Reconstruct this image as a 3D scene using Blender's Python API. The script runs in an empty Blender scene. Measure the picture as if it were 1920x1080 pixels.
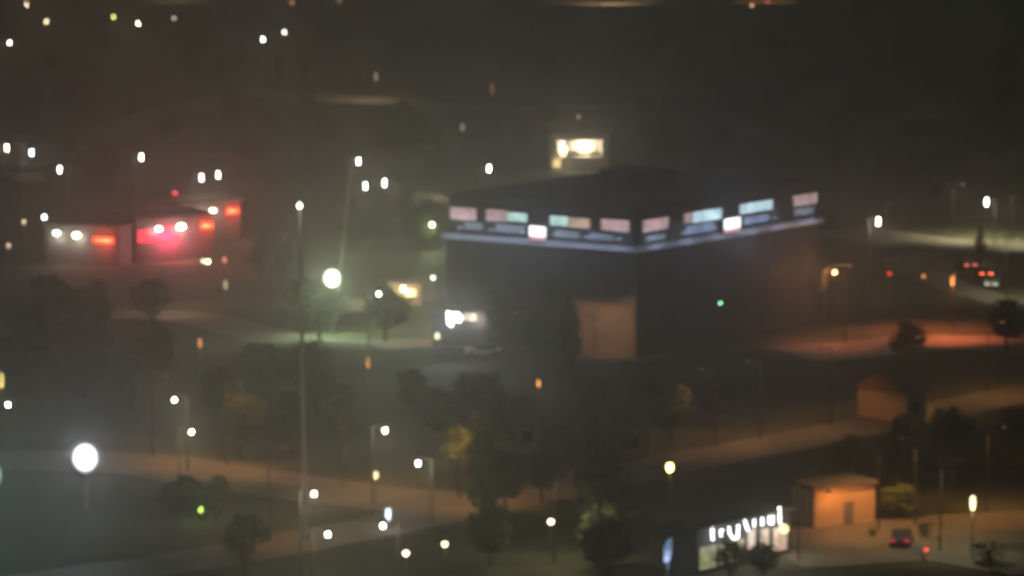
import bpy, math, random
from mathutils import Vector
R = math.radians
sc = bpy.context.scene
# ---------------------------------------------------------------- camera, sky, moon, exposure
F, CX, CY = 7000.0, 960.0, 540.0           # focal length in photo pixels
PITCH, CAMH = R(7.6), 66.0
cam_d = bpy.data.cameras.new('camera'); cam = bpy.data.objects.new('camera', cam_d)
sc.collection.objects.link(cam); sc.camera = cam
cam.location = (0, 0, CAMH); cam.rotation_euler = (R(90) - PITCH, 0, 0)
cam_d.sensor_width = 36; cam_d.lens = F / 1920 * 36
cam_d.clip_start = 1; cam_d.clip_end = 6000
cam_d.dof.use_dof = True; cam_d.dof.focus_distance = 60; cam_d.dof.aperture_fstop = 1.5
cam_d.dof.aperture_ratio = 0.8
SKY, POLL, HAZE = 0.05, 0.034, 0.0008
w = bpy.data.worlds.new('World'); sc.world = w; w.use_nodes = True
nt = w.node_tree; nt.nodes.clear()
sky = nt.nodes.new('ShaderNodeTexSky'); sky.sky_type = 'NISHITA'; sky.sun_disc = False
sky.sun_elevation = R(-4); sky.sun_rotation = R(200)
b1 = nt.nodes.new('ShaderNodeBackground'); b1.inputs[1].default_value = SKY
nt.links.new(sky.outputs[0], b1.inputs[0])
b2 = nt.nodes.new('ShaderNodeBackground'); b2.inputs[0].default_value = (.84, 1.0, .76, 1); b2.inputs[1].default_value = POLL
ad = nt.nodes.new('ShaderNodeAddShader'); ow = nt.nodes.new('ShaderNodeOutputWorld')
nt.links.new(b1.outputs[0], ad.inputs[0]); nt.links.new(b2.outputs[0], ad.inputs[1]); nt.links.new(ad.outputs[0], ow.inputs[0])
sun_d = bpy.data.lights.new('moon', 'SUN'); sun_d.energy = 0.02; sun_d.angle = R(0.5); sun_d.color = (1, .95, .88)
sun = bpy.data.objects.new('moon', sun_d); sc.collection.objects.link(sun); sun.rotation_euler = (R(50), 0, R(30))
sc.view_settings.view_transform = 'Standard'; sc.view_settings.look = 'None'; sc.view_settings.exposure = 0; sc.view_settings.gamma = 1
cy = sc.cycles
cy.use_denoising = True; cy.denoiser = 'OPENIMAGEDENOISE'
cy.max_bounces = 4; cy.volume_bounces = 1; cy.diffuse_bounces = 2; cy.sample_clamp_indirect = 1.0
cy.use_light_tree = True

rnd = random.Random(7)
col = sc.collection
# ---------------------------------------------------------------- helpers
cp, sp = math.cos(PITCH), math.sin(PITCH)
def ray(px, py):
    a, b = (px - CX) / F, -(py - CY) / F
    return Vector((a, cp + b * sp, -sp + b * cp))
def at(px, py, z=0.0):
    d = ray(px, py); return Vector((0, 0, CAMH)) + d * ((z - CAMH) / d.z)
def pxof(p):
    v = Vector(p) - Vector((0, 0, CAMH)); dep = v.y * cp - v.z * sp
    return CX + F * v.x / dep, CY - F * (v.y * sp + v.z * cp) / dep
def onface(px, py, O, u):
    """point of the vertical plane through O along horizontal u that the pixel sees -> (u, z)"""
    d = ray(px, py); n = Vector((-u.y, u.x, 0))
    t = n.dot(O - Vector((0, 0, CAMH))) / n.dot(d); p = Vector((0, 0, CAMH)) + d * t
    return (p - O).dot(u), p.z

def mat(name, c, rough=.8, noise=0, scale=1.0, spec=.3, bump=0):
    m = bpy.data.materials.new(name); m.use_nodes = True; n = m.node_tree
    b = n.nodes['Principled BSDF']; b.inputs['Roughness'].default_value = rough
    b.inputs['Specular IOR Level'].default_value = spec
    b.inputs['Base Color'].default_value = (*c, 1)
    tc = n.nodes.new('ShaderNodeTexCoord'); tx = n.nodes.new('ShaderNodeTexNoise')
    tx.inputs['Scale'].default_value = scale; tx.inputs['Detail'].default_value = 6
    n.links.new(tc.outputs['Object'], tx.inputs['Vector'])
    rp = n.nodes.new('ShaderNodeValToRGB'); k = noise
    rp.color_ramp.elements[0].position = .3; rp.color_ramp.elements[1].position = .7
    rp.color_ramp.elements[0].color = (*[x * (1 - k) for x in c], 1)
    rp.color_ramp.elements[1].color = (*[min(1, x * (1 + k)) for x in c], 1)
    n.links.new(tx.outputs[0], rp.inputs[0]); n.links.new(rp.outputs[0], b.inputs['Base Color'])
    if bump:
        bp = n.nodes.new('ShaderNodeBump'); bp.inputs['Strength'].default_value = bump
        n.links.new(tx.outputs[0], bp.inputs['Height']); n.links.new(bp.outputs[0], b.inputs['Normal'])
    return m
_em = {}
def emit(c, s):
    key = (c, s)
    if key not in _em:
        m = bpy.data.materials.new('lit_glass'); m.use_nodes = True
        b = m.node_tree.nodes['Principled BSDF']; b.inputs['Base Color'].default_value = (*[x * .5 for x in c], 1)
        b.inputs['Emission Color'].default_value = (*c, 1); b.inputs['Emission Strength'].default_value = s
        m.cycles.emission_sampling = 'NONE'; _em[key] = m
    return _em[key]
def emit_glare(c, s, rx, rz):  # emission fades from core to rim, imitating soft lens glare round the lamp
    m = bpy.data.materials.new('glare_glass'); m.use_nodes = True; n = m.node_tree
    b = n.nodes['Principled BSDF']; b.inputs['Base Color'].default_value = (.3, .3, .3, 1); b.inputs['Emission Color'].default_value = (*c, 1)
    tc = n.nodes.new('ShaderNodeTexCoord'); mp = n.nodes.new('ShaderNodeMapping'); mp.inputs['Scale'].default_value = (1/rx, 0, 1/rz)
    ln = n.nodes.new('ShaderNodeVectorMath'); ln.operation = 'LENGTH'; rp = n.nodes.new('ShaderNodeMapRange')
    rp.inputs[1].default_value = 1.0; rp.inputs[2].default_value = .35; rp.inputs[3].default_value = .0; rp.inputs[4].default_value = 1
    pw = n.nodes.new('ShaderNodeMath'); pw.operation = 'POWER'; pw.inputs[1].default_value = 3.2
    mu = n.nodes.new('ShaderNodeMath'); mu.operation = 'MULTIPLY'; mu.inputs[1].default_value = s
    for a_, b_ in ((tc.outputs['Object'], mp.inputs[0]), (mp.outputs[0], ln.inputs[0]), (ln.outputs['Value'], rp.inputs[0]), (rp.outputs[0], pw.inputs[0]), (pw.outputs[0], mu.inputs[0]), (mu.outputs[0], b.inputs['Emission Strength'])):
        n.links.new(a_, b_)
    m.cycles.emission_sampling = 'NONE'; return m
def emit_mottled(c, s, c2, s2, scale):
    m = bpy.data.materials.new('lit_room'); m.use_nodes = True; n = m.node_tree
    b = n.nodes['Principled BSDF']; b.inputs['Base Color'].default_value = (.2, .2, .2, 1)
    tc = n.nodes.new('ShaderNodeTexCoord'); tx = n.nodes.new('ShaderNodeTexNoise'); tx.inputs['Scale'].default_value = scale
    n.links.new(tc.outputs['Object'], tx.inputs['Vector'])
    rp = n.nodes.new('ShaderNodeValToRGB'); rp.color_ramp.elements[0].position = .35; rp.color_ramp.elements[1].position = .65
    rp.color_ramp.elements[0].color = (*[x * s for x in c], 1); rp.color_ramp.elements[1].color = (*[x * s2 for x in c2], 1)
    n.links.new(tx.outputs[0], rp.inputs[0]); n.links.new(rp.outputs[0], b.inputs['Emission Color']); b.inputs['Emission Strength'].default_value = 1
    return m
M = dict(
    soil=mat('dark_soil_and_grass', (.05, .055, .033), .95, .65, .06, .1),
    asphalt=mat('asphalt', (.10, .095, .085), .7, .25, .15, .3),
    wet=mat('smooth_paving', (.06, .056, .055), .55, .35, .2, .3, .1),
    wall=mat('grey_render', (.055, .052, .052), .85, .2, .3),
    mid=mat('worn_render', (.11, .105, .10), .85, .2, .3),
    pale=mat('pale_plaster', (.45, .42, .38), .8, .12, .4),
    ochre=mat('ochre_plaster', (.34, .24, .15), .85, .15, .4),
    ledge=mat('pale_stone_ledge', (.55, .56, .6), .6, .1, .6),
    roof=mat('roof_felt', (.06, .06, .065), .9, .3, .3),
    tile=mat('clay_tiles', (.14, .08, .055), .85, .3, 1.5),
    glass=mat('dark_glass', (.03, .035, .04), .6, .1, 1, .2),
    frame=mat('dark_frame', (.06, .06, .06), .5, .1, 3),
    metal=mat('grey_metal', (.22, .22, .22), .5, .1, 3, .5),
    darkm=mat('dark_metal', (.08, .08, .08), .5, .1, 3, .5),
    bark=mat('bark', (.08, .06, .045), .9, .4, 4),
    leaf=mat('foliage', (.07, .10, .035), .8, .5, .6, .2),
    leaf2=mat('foliage_dark', (.04, .06, .025), .8, .5, .6, .2),
    car_w=mat('pale_paint', (.5, .5, .5), .35, .02, 1, .5),
    car_d=mat('dark_paint', (.05, .05, .07), .3, .02, 1, .5),
    tyre=mat('rubber', (.03, .03, .03), .9, .1, 5),
    kerb=mat('concrete', (.28, .27, .25), .85, .2, 1),
)
class MB:
    def __init__(s): s.v = []; s.f = []
    def quad(s, a, b, c, d):
        i = len(s.v); s.v += [tuple(a), tuple(b), tuple(c), tuple(d)]; s.f.append((i, i+1, i+2, i+3)); return s
    def obox(s, o, u, v, w_):
        """box from corner o spanned by three vectors"""
        o, u, v, w_ = map(Vector, (o, u, v, w_)); i = len(s.v)
        if u.cross(v).dot(w_) < 0: u, v = v, u
        for k in (0, 1):
            for a, b in ((0, 0), (1, 0), (1, 1), (0, 1)): s.v.append(tuple(o + u*a + v*b + w_*k))
        s.f += [(i+3, i+2, i+1, i), (i+4, i+5, i+6, i+7), (i, i+1, i+5, i+4), (i+1, i+2, i+6, i+5), (i+2, i+3, i+7, i+6), (i+3, i, i+4, i+7)]
        return s
    def box(s, x0, x1, y0, y1, z0, z1): return s.obox((x0, y0, z0), (x1-x0, 0, 0), (0, y1-y0, 0), (0, 0, z1-z0))
    def tube(s, a, b, r0, r1=None, n=8):
        r1 = r0 if r1 is None else r1; a, b = Vector(a), Vector(b); d = (b - a).normalized()
        x = d.orthogonal().normalized(); y = d.cross(x); i = len(s.v)
        for p, r in ((a, r0), (b, r1)):
            for k in range(n):
                t = 2*math.pi*k/n; s.v.append(tuple(p + x*(r*math.cos(t)) + y*(r*math.sin(t))))
        for k in range(n): s.f.append((i+k, i+(k+1) % n, i+n+(k+1) % n, i+n+k))
        s.f.append(tuple(i+k for k in reversed(range(n)))); s.f.append(tuple(i+n+k for k in range(n))); return s
    def ball(s, c, rx, ry, rz, n=10, m=6):
        i = len(s.v)
        for j in range(1, m):
            t = math.pi*j/m
            for k in range(n):
                p = 2*math.pi*k/n; s.v.append((c[0]+rx*math.sin(t)*math.cos(p), c[1]+ry*math.sin(t)*math.sin(p), c[2]+rz*math.cos(t)))
        a = len(s.v); s.v.append((c[0], c[1], c[2]+rz)); s.v.append((c[0], c[1], c[2]-rz))
        for j in range(m-2):
            for k in range(n): s.f.append((i+j*n+k, i+(j+1)*n+k, i+(j+1)*n+(k+1) % n, i+j*n+(k+1) % n))
        for k in range(n):
            s.f.append((a, i+k, i+(k+1) % n)); s.f.append((a+1, i+(m-2)*n+(k+1) % n, i+(m-2)*n+k))
        return s
    def prism(s, pts, h):
        """polygon (list of 3D, any plane) extruded by vector h"""
        n = len(pts); i = len(s.v); h = Vector(h)
        s.v += [tuple(p) for p in pts] + [tuple(Vector(p) + h) for p in pts]
        s.f.append(tuple(i+k for k in reversed(range(n)))); s.f.append(tuple(i+n+k for k in range(n)))
        for k in range(n): s.f.append((i+k, i+(k+1) % n, i+n+(k+1) % n, i+n+k))
        return s
    def build(s, name, m, parent=None, smooth=False):
        me = bpy.data.meshes.new(name); me.from_pydata(s.v, [], s.f); me.materials.append(m); me.update()
        if smooth: me.polygons.foreach_set('use_smooth', [True]*len(me.polygons))
        o = bpy.data.objects.new(name, me); col.objects.link(o)
        if parent: o.parent = parent
        return o
def tag(o, label=None, cat=None, group=None, kind=None):
    if label: o['label'] = label
    if cat: o['category'] = cat
    if group: o['group'] = group
    if kind: o['kind'] = kind
    return o
def thing(name, loc, label, cat, group=None, rz=0):
    o = bpy.data.objects.new(name, None); col.objects.link(o); o.empty_display_size = .3
    o.location = loc; o.rotation_euler = (0, 0, rz); return tag(o, label, cat, group)
def copy_tree(o, parent=None):
    c = o.copy(); col.objects.link(c); c.parent = parent
    for ch in o.children: copy_tree(ch, c)
    return c
def light(name, parent, loc, c, watts, spot=None, aim=None, r=.05, blend=.6):
    d = bpy.data.lights.new(name, 'SPOT' if spot else 'POINT'); d.energy = watts; d.color = c; d.shadow_soft_size = r
    if spot: d.spot_size = R(spot); d.spot_blend = blend
    o = bpy.data.objects.new(name, d); col.objects.link(o); o.location = loc
    if parent: o.parent = parent
    if aim: o.rotation_euler = Vector(aim).to_track_quat('-Z', 'Y').to_euler()
    return o
WARM, WHITE, COOL = (1, .80, .55), (1, .95, .86), (.80, .88, 1)
SOD, YEL, RED, GRN = (1, .42, .10), (1, .85, .25), (1, .08, .06), (.5, 1, .35)

# ---------------------------------------------------------------- ground and roads
tag(MB().box(-560, 560, -100, 2400, -.6, 0).build('ground', M['soil']), kind='structure')
_rz = [0.0]
def road(name, pts, width, m='asphalt'):
    _rz[0] += .006; z = .01 + _rz[0]
    P = [at(*p) for p in pts]; L = []; Rr = []
    for i, p in enumerate(P):
        d = (P[min(i+1, len(P)-1)] - P[max(i-1, 0)]); d.z = 0; d.normalize(); n = Vector((-d.y, d.x, 0)) * (width/2)
        L.append(p + n); Rr.append(p - n)
    mb = MB(); k = MB()
    for i in range(len(P)-1):
        up = Vector((0, 0, z))
        mb.quad(Rr[i]+up, Rr[i+1]+up, L[i+1]+up, L[i]+up)
    o = mb.build(name, M[m]); tag(o, kind='structure'); return o
def curve(pts, n=8):
    out = []
    for i in range(len(pts)-1):
        p0 = pts[max(i-1, 0)]; p1 = pts[i]; p2 = pts[i+1]; p3 = pts[min(i+2, len(pts)-1)]
        for k in range(n):
            t = k/n
            out.append(tuple(.5*((2*b)+(c-a)*t+(2*a-5*b+4*c-d)*t*t+(3*b-a-3*c+d)*t**3) for a, b, c, d in zip(p0, p1, p2, p3)))
    out.append(pts[-1]); return out
road('road_to_junction', curve([(-60, 862), (240, 868), (420, 893), (640, 925), (900, 952)]), 11)
road('main_road', curve([(-80, 1112), (300, 1060), (600, 1008), (950, 937), (1280, 866), (1560, 812), (1960, 728)]), 8)
road('left_street', curve([(-40, 628), (60, 600), (330, 592), (560, 640), (830, 645)]), 8)
road('side_street', curve([(560, 575), (680, 575), (830, 520), (860, 380)]), 9)
road('far_street', curve([(-40, 330), (420, 185), (700, 190), (960, 205), (1300, 190)]), 12)
road('far_avenue', curve([(560, -20), (1050, 8), (1250, 6), (1960, -8)]), 16)
road('far_road', curve([(680, 360), (780, 372), (840, 372)]), 9)
road('right_road', curve([(1560, 430), (1760, 458), (1960, 465)]), 14)
road('right_street', curve([(1480, 664), (1600, 656), (1800, 642), (1960, 655)]), 12)
road('right_drive', curve([(1740, 470), (1700, 500), (1860, 560), (1960, 575)]), 6)
road('shop_road', curve([(1470, 1012), (1700, 1000), (1970, 985)]), 14)
road('lower_drive', curve([(1480, 1050), (1640, 1040), (1760, 1036), (1960, 1070)]), 8)

# ---------------------------------------------------------------- trees
def leafy(n, rx, rz, zc, seed, size=.55, cone=0):
    r = random.Random(seed); mb = MB()
    cl = []
    for _ in range(22):
        t = r.uniform(0, 2*math.pi); h = r.uniform(-1, 1); q = math.sqrt(max(0, 1-h*h)) * r.uniform(.35, .85)
        cl.append((q*math.cos(t)*rx*(1-cone*(h+1)/2), q*math.sin(t)*rx*(1-cone*(h+1)/2), zc+h*rz*.85, r.uniform(.28, .5)*rx*(1-.5*cone*(h+1)/2)))
    for i in range(n):
        c = cl[r.randrange(len(cl))]; d = Vector((r.gauss(0, 1), r.gauss(0, 1), r.gauss(0, 1))).normalized() * (c[3] * r.uniform(.6, 1.08))
        p = Vector(c[:3]) + d; s_ = size * r.uniform(.5, 1.1)
        a = Vector((r.gauss(0, 1), r.gauss(0, 1), r.gauss(0, 1))).normalized(); b = a.orthogonal().normalized()
        a *= s_*.5; b *= s_*.32
        mb.quad(p - a, p + b, p + a, p - b)
    return mb
def tree_proto(kind, seed):
    r = random.Random(seed)
    root = thing('tree', (0, 0, 0), None, 'tree')
    t = MB(); H = {'round': 7, 'tall': 11, 'bush': 2.6}[kind]
    top = Vector((r.uniform(-.3, .3), r.uniform(-.3, .3), H*.7))
    t.tube((0, 0, -.1), (top.x*.4, top.y*.4, H*.32), .035*H, .026*H, 7).tube((top.x*.4, top.y*.4, H*.32), top, .026*H, .008*H, 6)
    for k in range(6):
        a = 2*math.pi*k/6 + r.uniform(-.3, .3); z = H*r.uniform(.28, .5)
        t.tube((top.x*.4, top.y*.4, z), (math.cos(a)*H*.22, math.sin(a)*H*.22, z+H*.22), .012*H, .004*H, 5)
    t.build('trunk', M['bark'], root)
    if kind == 'round': mb = leafy(1100, 2.9, 2.3, 4.8, seed, .7)
    elif kind == 'tall': mb = leafy(1300, 3.0, 4.6, 6.6, seed, .8, .55)
    else: mb = leafy(500, 1.5, 1.1, 1.4, seed, .4)
    mb.build('crown', M['leaf' if seed % 2 else 'leaf2'], root)
    return root
protos = {k: [tree_proto(k, s) for s in ss] for k, ss in dict(round=(1, 2, 3), tall=(4, 5), bush=(6, 7)).items()}
used = set()
def tree(kind, p, h, label, group=None, name=None, wide=1.0):
    i = rnd.randrange(len(protos[kind])); pr = protos[kind][i]
    o = pr if id(pr) not in used else copy_tree(pr)
    used.add(id(pr))
    s_ = h / {'round': 7.2, 'tall': 11.4, 'bush': 2.7}[kind]
    o.location = p; o.scale = (s_*wide, s_*wide, s_); o.rotation_euler = (0, 0, rnd.uniform(0, 6.28))
    o.name = {'round': 'broadleaf_tree', 'tall': 'tall_tree', 'bush': 'shrub'}[kind]
    for k in ('label', 'group'):
        if k in o: del o[k]
    tag(o, label, 'shrub' if kind == 'bush' else 'tree', group)
    return o

# ---------------------------------------------------------------- lamps
def street_lamp(px, py, c, label, h=8, head=.38, e=30, watts=500, arm=1.2, side=1, group='street lamps burning in the dark', tall=1.5):
    """lens centre seen at (px,py), h metres above the ground"""
    q = at(px, py, h); base = Vector((q.x - side*arm, q.y + .3, 0))
    t = thing('street_lamp', base, label, 'street lamp', group)
    MB().tube((0, 0, 0), (0, 0, 1.0), .14, .12).tube((0, 0, 1.0), (0, 0, h+.35), .09, .06).build('pole', M['darkm'], t)
    MB().tube((0, 0, h+.3), (side*(arm-.1), -.2, h+.55), .05, .04, 6).build('arm', M['darkm'], t)
    x = side*arm; hh = head
    MB().prism([(x-hh, -.3-hh*.5, h+hh*tall*.8), (x+hh, -.3-hh*.5, h+hh*tall*.8), (x+hh*.7, -.3, h+hh*tall*1.15), (x-hh*.7, -.3, h+hh*tall*1.15)], (0, hh, 0)).build('housing', M['darkm'], t)
    MB().ball((x, -.3, h), hh*(.34 if tall > 1.5 else .42), hh*.34, hh*tall*(.75 if tall > 1.5 else .5)).build('lamp_glass', emit(c, e), t, True)
    light('lamp_light', t, (x, -.3-hh*.8, h-hh*tall*.9), (c[0], c[1]*.9, c[2]*.68), watts)
    return t
def hooded_lamp(p, h, c, watts, label, side=1, spot=130, aim=(0, .15, -1), group='hooded sodium lamps'):
    """full cut-off lamp: from above only its dark housing is seen"""
    t = thing('hooded_lamp', p, label, 'street lamp', group)
    MB().tube((0, 0, 0), (0, 0, h+.1), .09, .05).build('pole', M['tyre'], t)
    MB().box(min(0, side*1.4), max(0, side*1.4), -.05, .05, h+.1, h+.2).build('arm', M['darkm'], t)
    MB().box(side*1.4-.25, side*1.4+.25, -.4, .4, h+.0, h+.22).build('housing', M['darkm'], t)
    MB().box(side*1.4-.18, side*1.4+.18, -.3, .3, h-.02, h).build('lamp_glass', emit(c, 8), t)
    light('lamp_light', t, (side*1.4, 0, h-.08), c, watts, spot=spot, aim=aim)
    return t
def post_lamp(px, py, c, label, h=3.2, r=.22, e=10, watts=60, rz=1.0, cat='lamp', group='small lamps on posts'):
    q = at(px, py, h); t = thing('post_lamp', (q.x, q.y, 0), label, cat, group)
    MB().tube((0, 0, 0), (0, 0, h-r*rz), .06, .045, 6).build('post', M['darkm'], t)
    MB().ball((0, 0, h), r, r, r*rz).build('globe', emit(c, e), t, True)
    MB().tube((0, 0, h+r*rz*.85), (0, 0, h+r*rz+.12), r*.7, r*.2, 8).build('cap', M['darkm'], t)
    light('lamp_light', t, (0, -r-.1, h-r*rz-.1), c, watts)
    return t
SL = [
 (50, 8, WARM, 'amber street lamp at the very top left, uppermost of the far-off lamps', 18, 500),
 (87, 40, WARM, 'warm street lamp with a faint glow under it, below the uppermost left lamp', 18, 600),
 (18, 80, (1, .85, .8), 'bright pinkish white street lamp near the left edge, lowest of the top left lamps', 45, 500),
 (213, 32, (.9, .95, .25), 'yellow green street lamp left of the brighter whitish one', 14, 400),
 (259, 44, (1, .9, .65), 'bright street lamp with a yellow glow below, right of the yellow green one', 45, 900),
 (493, 74, COOL, 'blue white street lamp, larger of the close pair at top', 55, 700),
 (533, 60, (.92, 1, .85), 'pale greenish white street lamp, smaller of the close pair at top', 22, 400),
 (13, 277, WHITE, 'white street lamp at the left edge above the shops', 45, 500),
 (59, 286, COOL, 'cool white street lamp beside the pale gable near the left edge', 38, 700),
 (112, 318, (1, .92, .86), 'white street lamp standing right of the pale low wall', 45, 500),
 (265, 295, (1, .93, .82), 'white street lamp standing alone above the red shop panel', 50, 600),
 (378, 333, WHITE, 'white street lamp, left one of the pair above the farthest shop', 50, 500),
 (409, 328, WHITE, 'white street lamp, right one of the pair above the farthest shop', 35, 500),
 (672, 302, (1, .95, .88), 'white street lamp at the top of the leaning pole', 55, 700),
 (685, 349, (1, .95, .88), 'white street lamp, left one of the pair below the leaning pole top', 50, 900),
 (721, 343, (1, .95, .88), 'white street lamp, right one of the pair below the leaning pole top', 45, 900),
 (917, 316, (1, .93, .9), 'white street lamp alone left of the house with lit rooms', 50, 600),
 (1647, 415, (1, .93, .85), 'large white street lamp right of the corner building', 55, 1400),
 (1850, 379, (1, .93, .88), 'large white street lamp highest at the right edge', 55, 1600),
 (710, 551, WHITE, 'white street lamp left of the small lit kiosk', 40, 500),
 (15, 759, WHITE, 'white street lamp at the left edge above the round floodlight', 45, 400),
 (327, 750, (1, .95, .75), 'cream street lamp, upper of the two right of the round floodlight', 55, 900),
 (359, 810, (1, .93, .75), 'cream street lamp, lower of the two right of the round floodlight', 50, 800),
 (722, 807, (1, .93, .75), 'cream street lamp standing highest above the road junction', 60, 900),
 (784, 869, (1, .92, .72), 'cream street lamp right of the highest one at the junction', 60, 900),
 (589, 926, WHITE, 'white street lamp beside the tall mast on the road', 55, 900),
 (615, 1002, (.95, 1, .85), 'greenish white street lamp low down near the mast foot', 55, 500),
 (718, 986, WHITE, 'white street lamp just under the thin lit sign', 45, 500),
]
for i, (x, y, c, lab, e, wt) in enumerate(SL):
    far = y < 450
    street_lamp(x, y, c, lab, h=9 if far else 7, head=.40 if far else .36, e=e*.7, watts=wt*.5, side=1 if i % 3 else -1, tall=1.9 if far else 1.25)
street_lamp(1565, 510, (1, .48, .20), 'bright orange street lamp right of the corner building', h=7, e=14, watts=1300, side=1)
PL = [
 (326, 34, WHITE, 'faint grey lamp right of the bright yellow-glowing one at top', 2.2, 1.8, 3, 4),
 (562, 381, WHITE, 'small white lamp hung near the top of the tall thin mast', None, 0, 0, 0),
 (83, 407, COOL, 'small white lamp above the left corner of the nearest shop', 14, 1.8, 3.5, 60),
 (45, 415, WARM, 'faint lamp left of the nearest shop corner', 1.6, 1.6, 3, 20),
 (16, 460, WARM, 'faint upright lamp near the left edge beside the shops', 1.2, 2, 3, 10),
 (390, 490, (.9, 1, .6), 'small greenish lamp, brighter of two in front of the shops', 8, 1.6, 3, 60),
 (381, 489, (.9, 1, .6), 'small faint lamp touching the brighter greenish one', 2, 1.6, 3, 20),
 (421, 486, (1, .3, .2), 'dim reddish lamp right of the two small greenish ones', .9, 2, 3, 20),
 (810, 421, (.75, 1, .45), 'yellow green lamp on the tree line left of the corner building', 28, 1.5, 4, 700),
 (812, 520, (.85, 1, .8), 'dim white lamp left of the corner building above the kiosk', 4, 1.5, 3, 60),
 (820, 629, (1, .9, .55), 'dim yellowish lamp below left of the glaring white booth', 1.5, 2, 3, 60),
 (939, 600, WHITE, 'tiny pale lamp right of the glaring white booth', 3, 1.2, 3, 10),
 (1786, 526, SOD, 'tall dim orange lamp left of the parked cars at right', 2.2, 3, 3, 50),
 (1732, 517, SOD, 'small dim orange lamp midway along the right hand street', 1.0, 1.3, 3, 20),
 (1668, 512, RED, 'dim red lamp right of the bright orange street lamp', .9, 1.6, 3, 20),
 (375, 642, SOD, 'upright orange lamp high above the cream street lamps', 1.1, 4, 4, 15),
 (690, 678, SOD, 'thin dim orange lamp in the dark below the floodlight', .7, 4, 3, 30),
 (1010, 718, SOD, 'upright orange lamp below the corner building and its trees', 1.7, 3, 4, 15),
 (3, 712, YEL, 'thin yellowish lamp cut by the left edge of the view', 1.2, 4, 4, 30),
 (705, 890, (1, .75, .45), 'dim lamp between the cream street lamps and the junction', 1.6, 1.9, 4, 40),
 (761, 1037, (1, .8, .6), 'small peach lamp, leftmost of three below the main road', 8, 1.2, 3, 10),
 (834, 1020, (1, .75, .4), 'small amber lamp, middle of three below the main road', 7, 1.2, 3, 10),
 (1033, 978, (1, .8, .5), 'small warm lamp, rightmost of three below the main road', 9, 1.2, 3, 10),
 (1256, 876, YEL, 'yellow lamp beside the main road above the blue sign', 11, 1.6, 4, 40),
 (1824, 942, (1, .85, .45), 'upright yellowish lamp above the lit road at lower right', 3.6, 3.2, 5, 60),
 (705, 143, WARM, 'faint yellowish lamp in the far darkness at top', .4, 3, 4, 10),
 (923, 165, SOD, 'faint reddish lamp in the far darkness right of centre top', .25, 4, 4, 10),
 (867, 238, WARM, 'very faint lamp in the darkness left of the lit house', .35, 2.5, 4, 5),
 (1085, 218, WARM, 'very faint lamp just above the lit house', .3, 1.6, 4, 5),
 (1410, 10, (1, .6, .3), 'small orange lamp at the top edge right of centre', 2.2, 2, 4, 60),
 (1440, 3, (1, .2, .25), 'small red lamp cut by the top edge', 1.6, 1.6, 4, 60),
 (548, 4, (1, .5, .3), 'dim orange lamp at the top edge above the close pair', 1.2, 2, 4, 60),
 (636, 2, (1, .7, .4), 'dim peach lamp at the top edge left of the avenue', .8, 1.5, 4, 60),
 (423, 533, (.8, 1, .5), 'very faint greenish lamp under the shops', .5, 3, 3, 4),
]
for x, y, c, lab, e, rz, h, wt in PL:
    if e is None: continue
    sc_ = .34 if y < 300 else (.15 if x in (375, 690, 1010) else .22)
    post_lamp(x, y, c, lab, h=h, r=sc_ if x != 1256 else .3, e=e, watts=wt, rz=rz)

# tall mast with a small lamp
q = at(572, 1012); top = at(562, 382, 0)
hm = 27.5
for _ in range(40):
    y_ = pxof((q.x, q.y, hm))[1]; hm += (y_ - 382) * .02
t = thing('tall_mast', q, 'tall thin pale mast rising from the road to a small lamp', 'mast')
tx = at(562, 382).x
xt = (562-CX)/F*((q.y)*cp - (hm-CAMH)*sp) - q.x
MB().tube((0, 0, 0), (xt*.5, 0, hm*.5), .20, .16, 10).tube((xt*.5, 0, hm*.5), (xt, 0, hm), .16, .09, 10).build('pole', M['pale'], t)
MB().box(-.45, .45, -.45, .45, 0, .5).build('base', M['kerb'], t)
MB().box(xt-.3, xt+.3, -.5, .2, hm, hm+.12).build('housing', M['darkm'], t)
MB().ball((xt, -.3, hm-.1), .16, .16, .26).build('lamp_glass', emit((.95, 1, .8), 22), t, True)
light('lamp_light', t, (xt, -1.6, hm-.4), WHITE, 90)

# leaning pole lit by the floodlight
q = at(628, 600); t = thing('leaning_pole', q, 'slender pale pole leaning right above the green white floodlight', 'pole')
hb = (600-310)/F*q.y*1.0
pt = Vector(((660-CX)/F*q.y*1.01 - q.x, 0, hb))
MB().tube((0, 0, 0), pt, .22, .10, 8).build('shaft', M['pale'], t)
MB().tube(pt + Vector((-.8, 0, -.6)), pt + Vector((.8, 0, -.6)), .05, .05, 6).build('crossarm', M['metal'], t)

# floodlight masts
def flood(px, py, h, wd, ht, c, e, watts, label, spill):
    q = at(px, py, h); t = thing('floodlight_mast', (q.x, q.y, 0), label, 'floodlight')
    MB().tube((0, .5, 0), (0, .5, h+ht*.4), .16, .12).build('pole', M['metal'], t)
    MB().box(-wd*.3, wd*.3, .2, .35, h-ht*.35, h+ht*.35).build('lamp_rack', M['darkm'], t)
    g_ = MB().ball((0, 0, 0), wd*.8, .3, ht*.8, 24, 14).build('floodlight', emit_glare(c, e, wd*.8, ht*.8), t, True); g_.location = (0, -.05, h)  # oversized glass, the glare around the lamp is built into it
    light('flood_beam', t, (0, -.6, h), c, watts, spot=64, aim=(0, -1, .20), r=.5, blend=1)
    light('flood_glow', t, (0, -.6, h), c, spill*.2)
    light('flood_spill', t, (0, -.6, h), c, spill, spot=170, aim=(0, -.5, -1), r=.5, blend=1)
    return t
flood(160, 857, 5.0, 1.9, 2.15, (.84, .89, 1), 16, 2000, 'big round blue white floodlight glaring low at the left', 500)
flood(623, 521, 7.0, 1.5, 1.7, (.76, 1, .60), 30, 1500, 'green white floodlight glaring left of the kiosk at the leaning pole', 9000)
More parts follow.
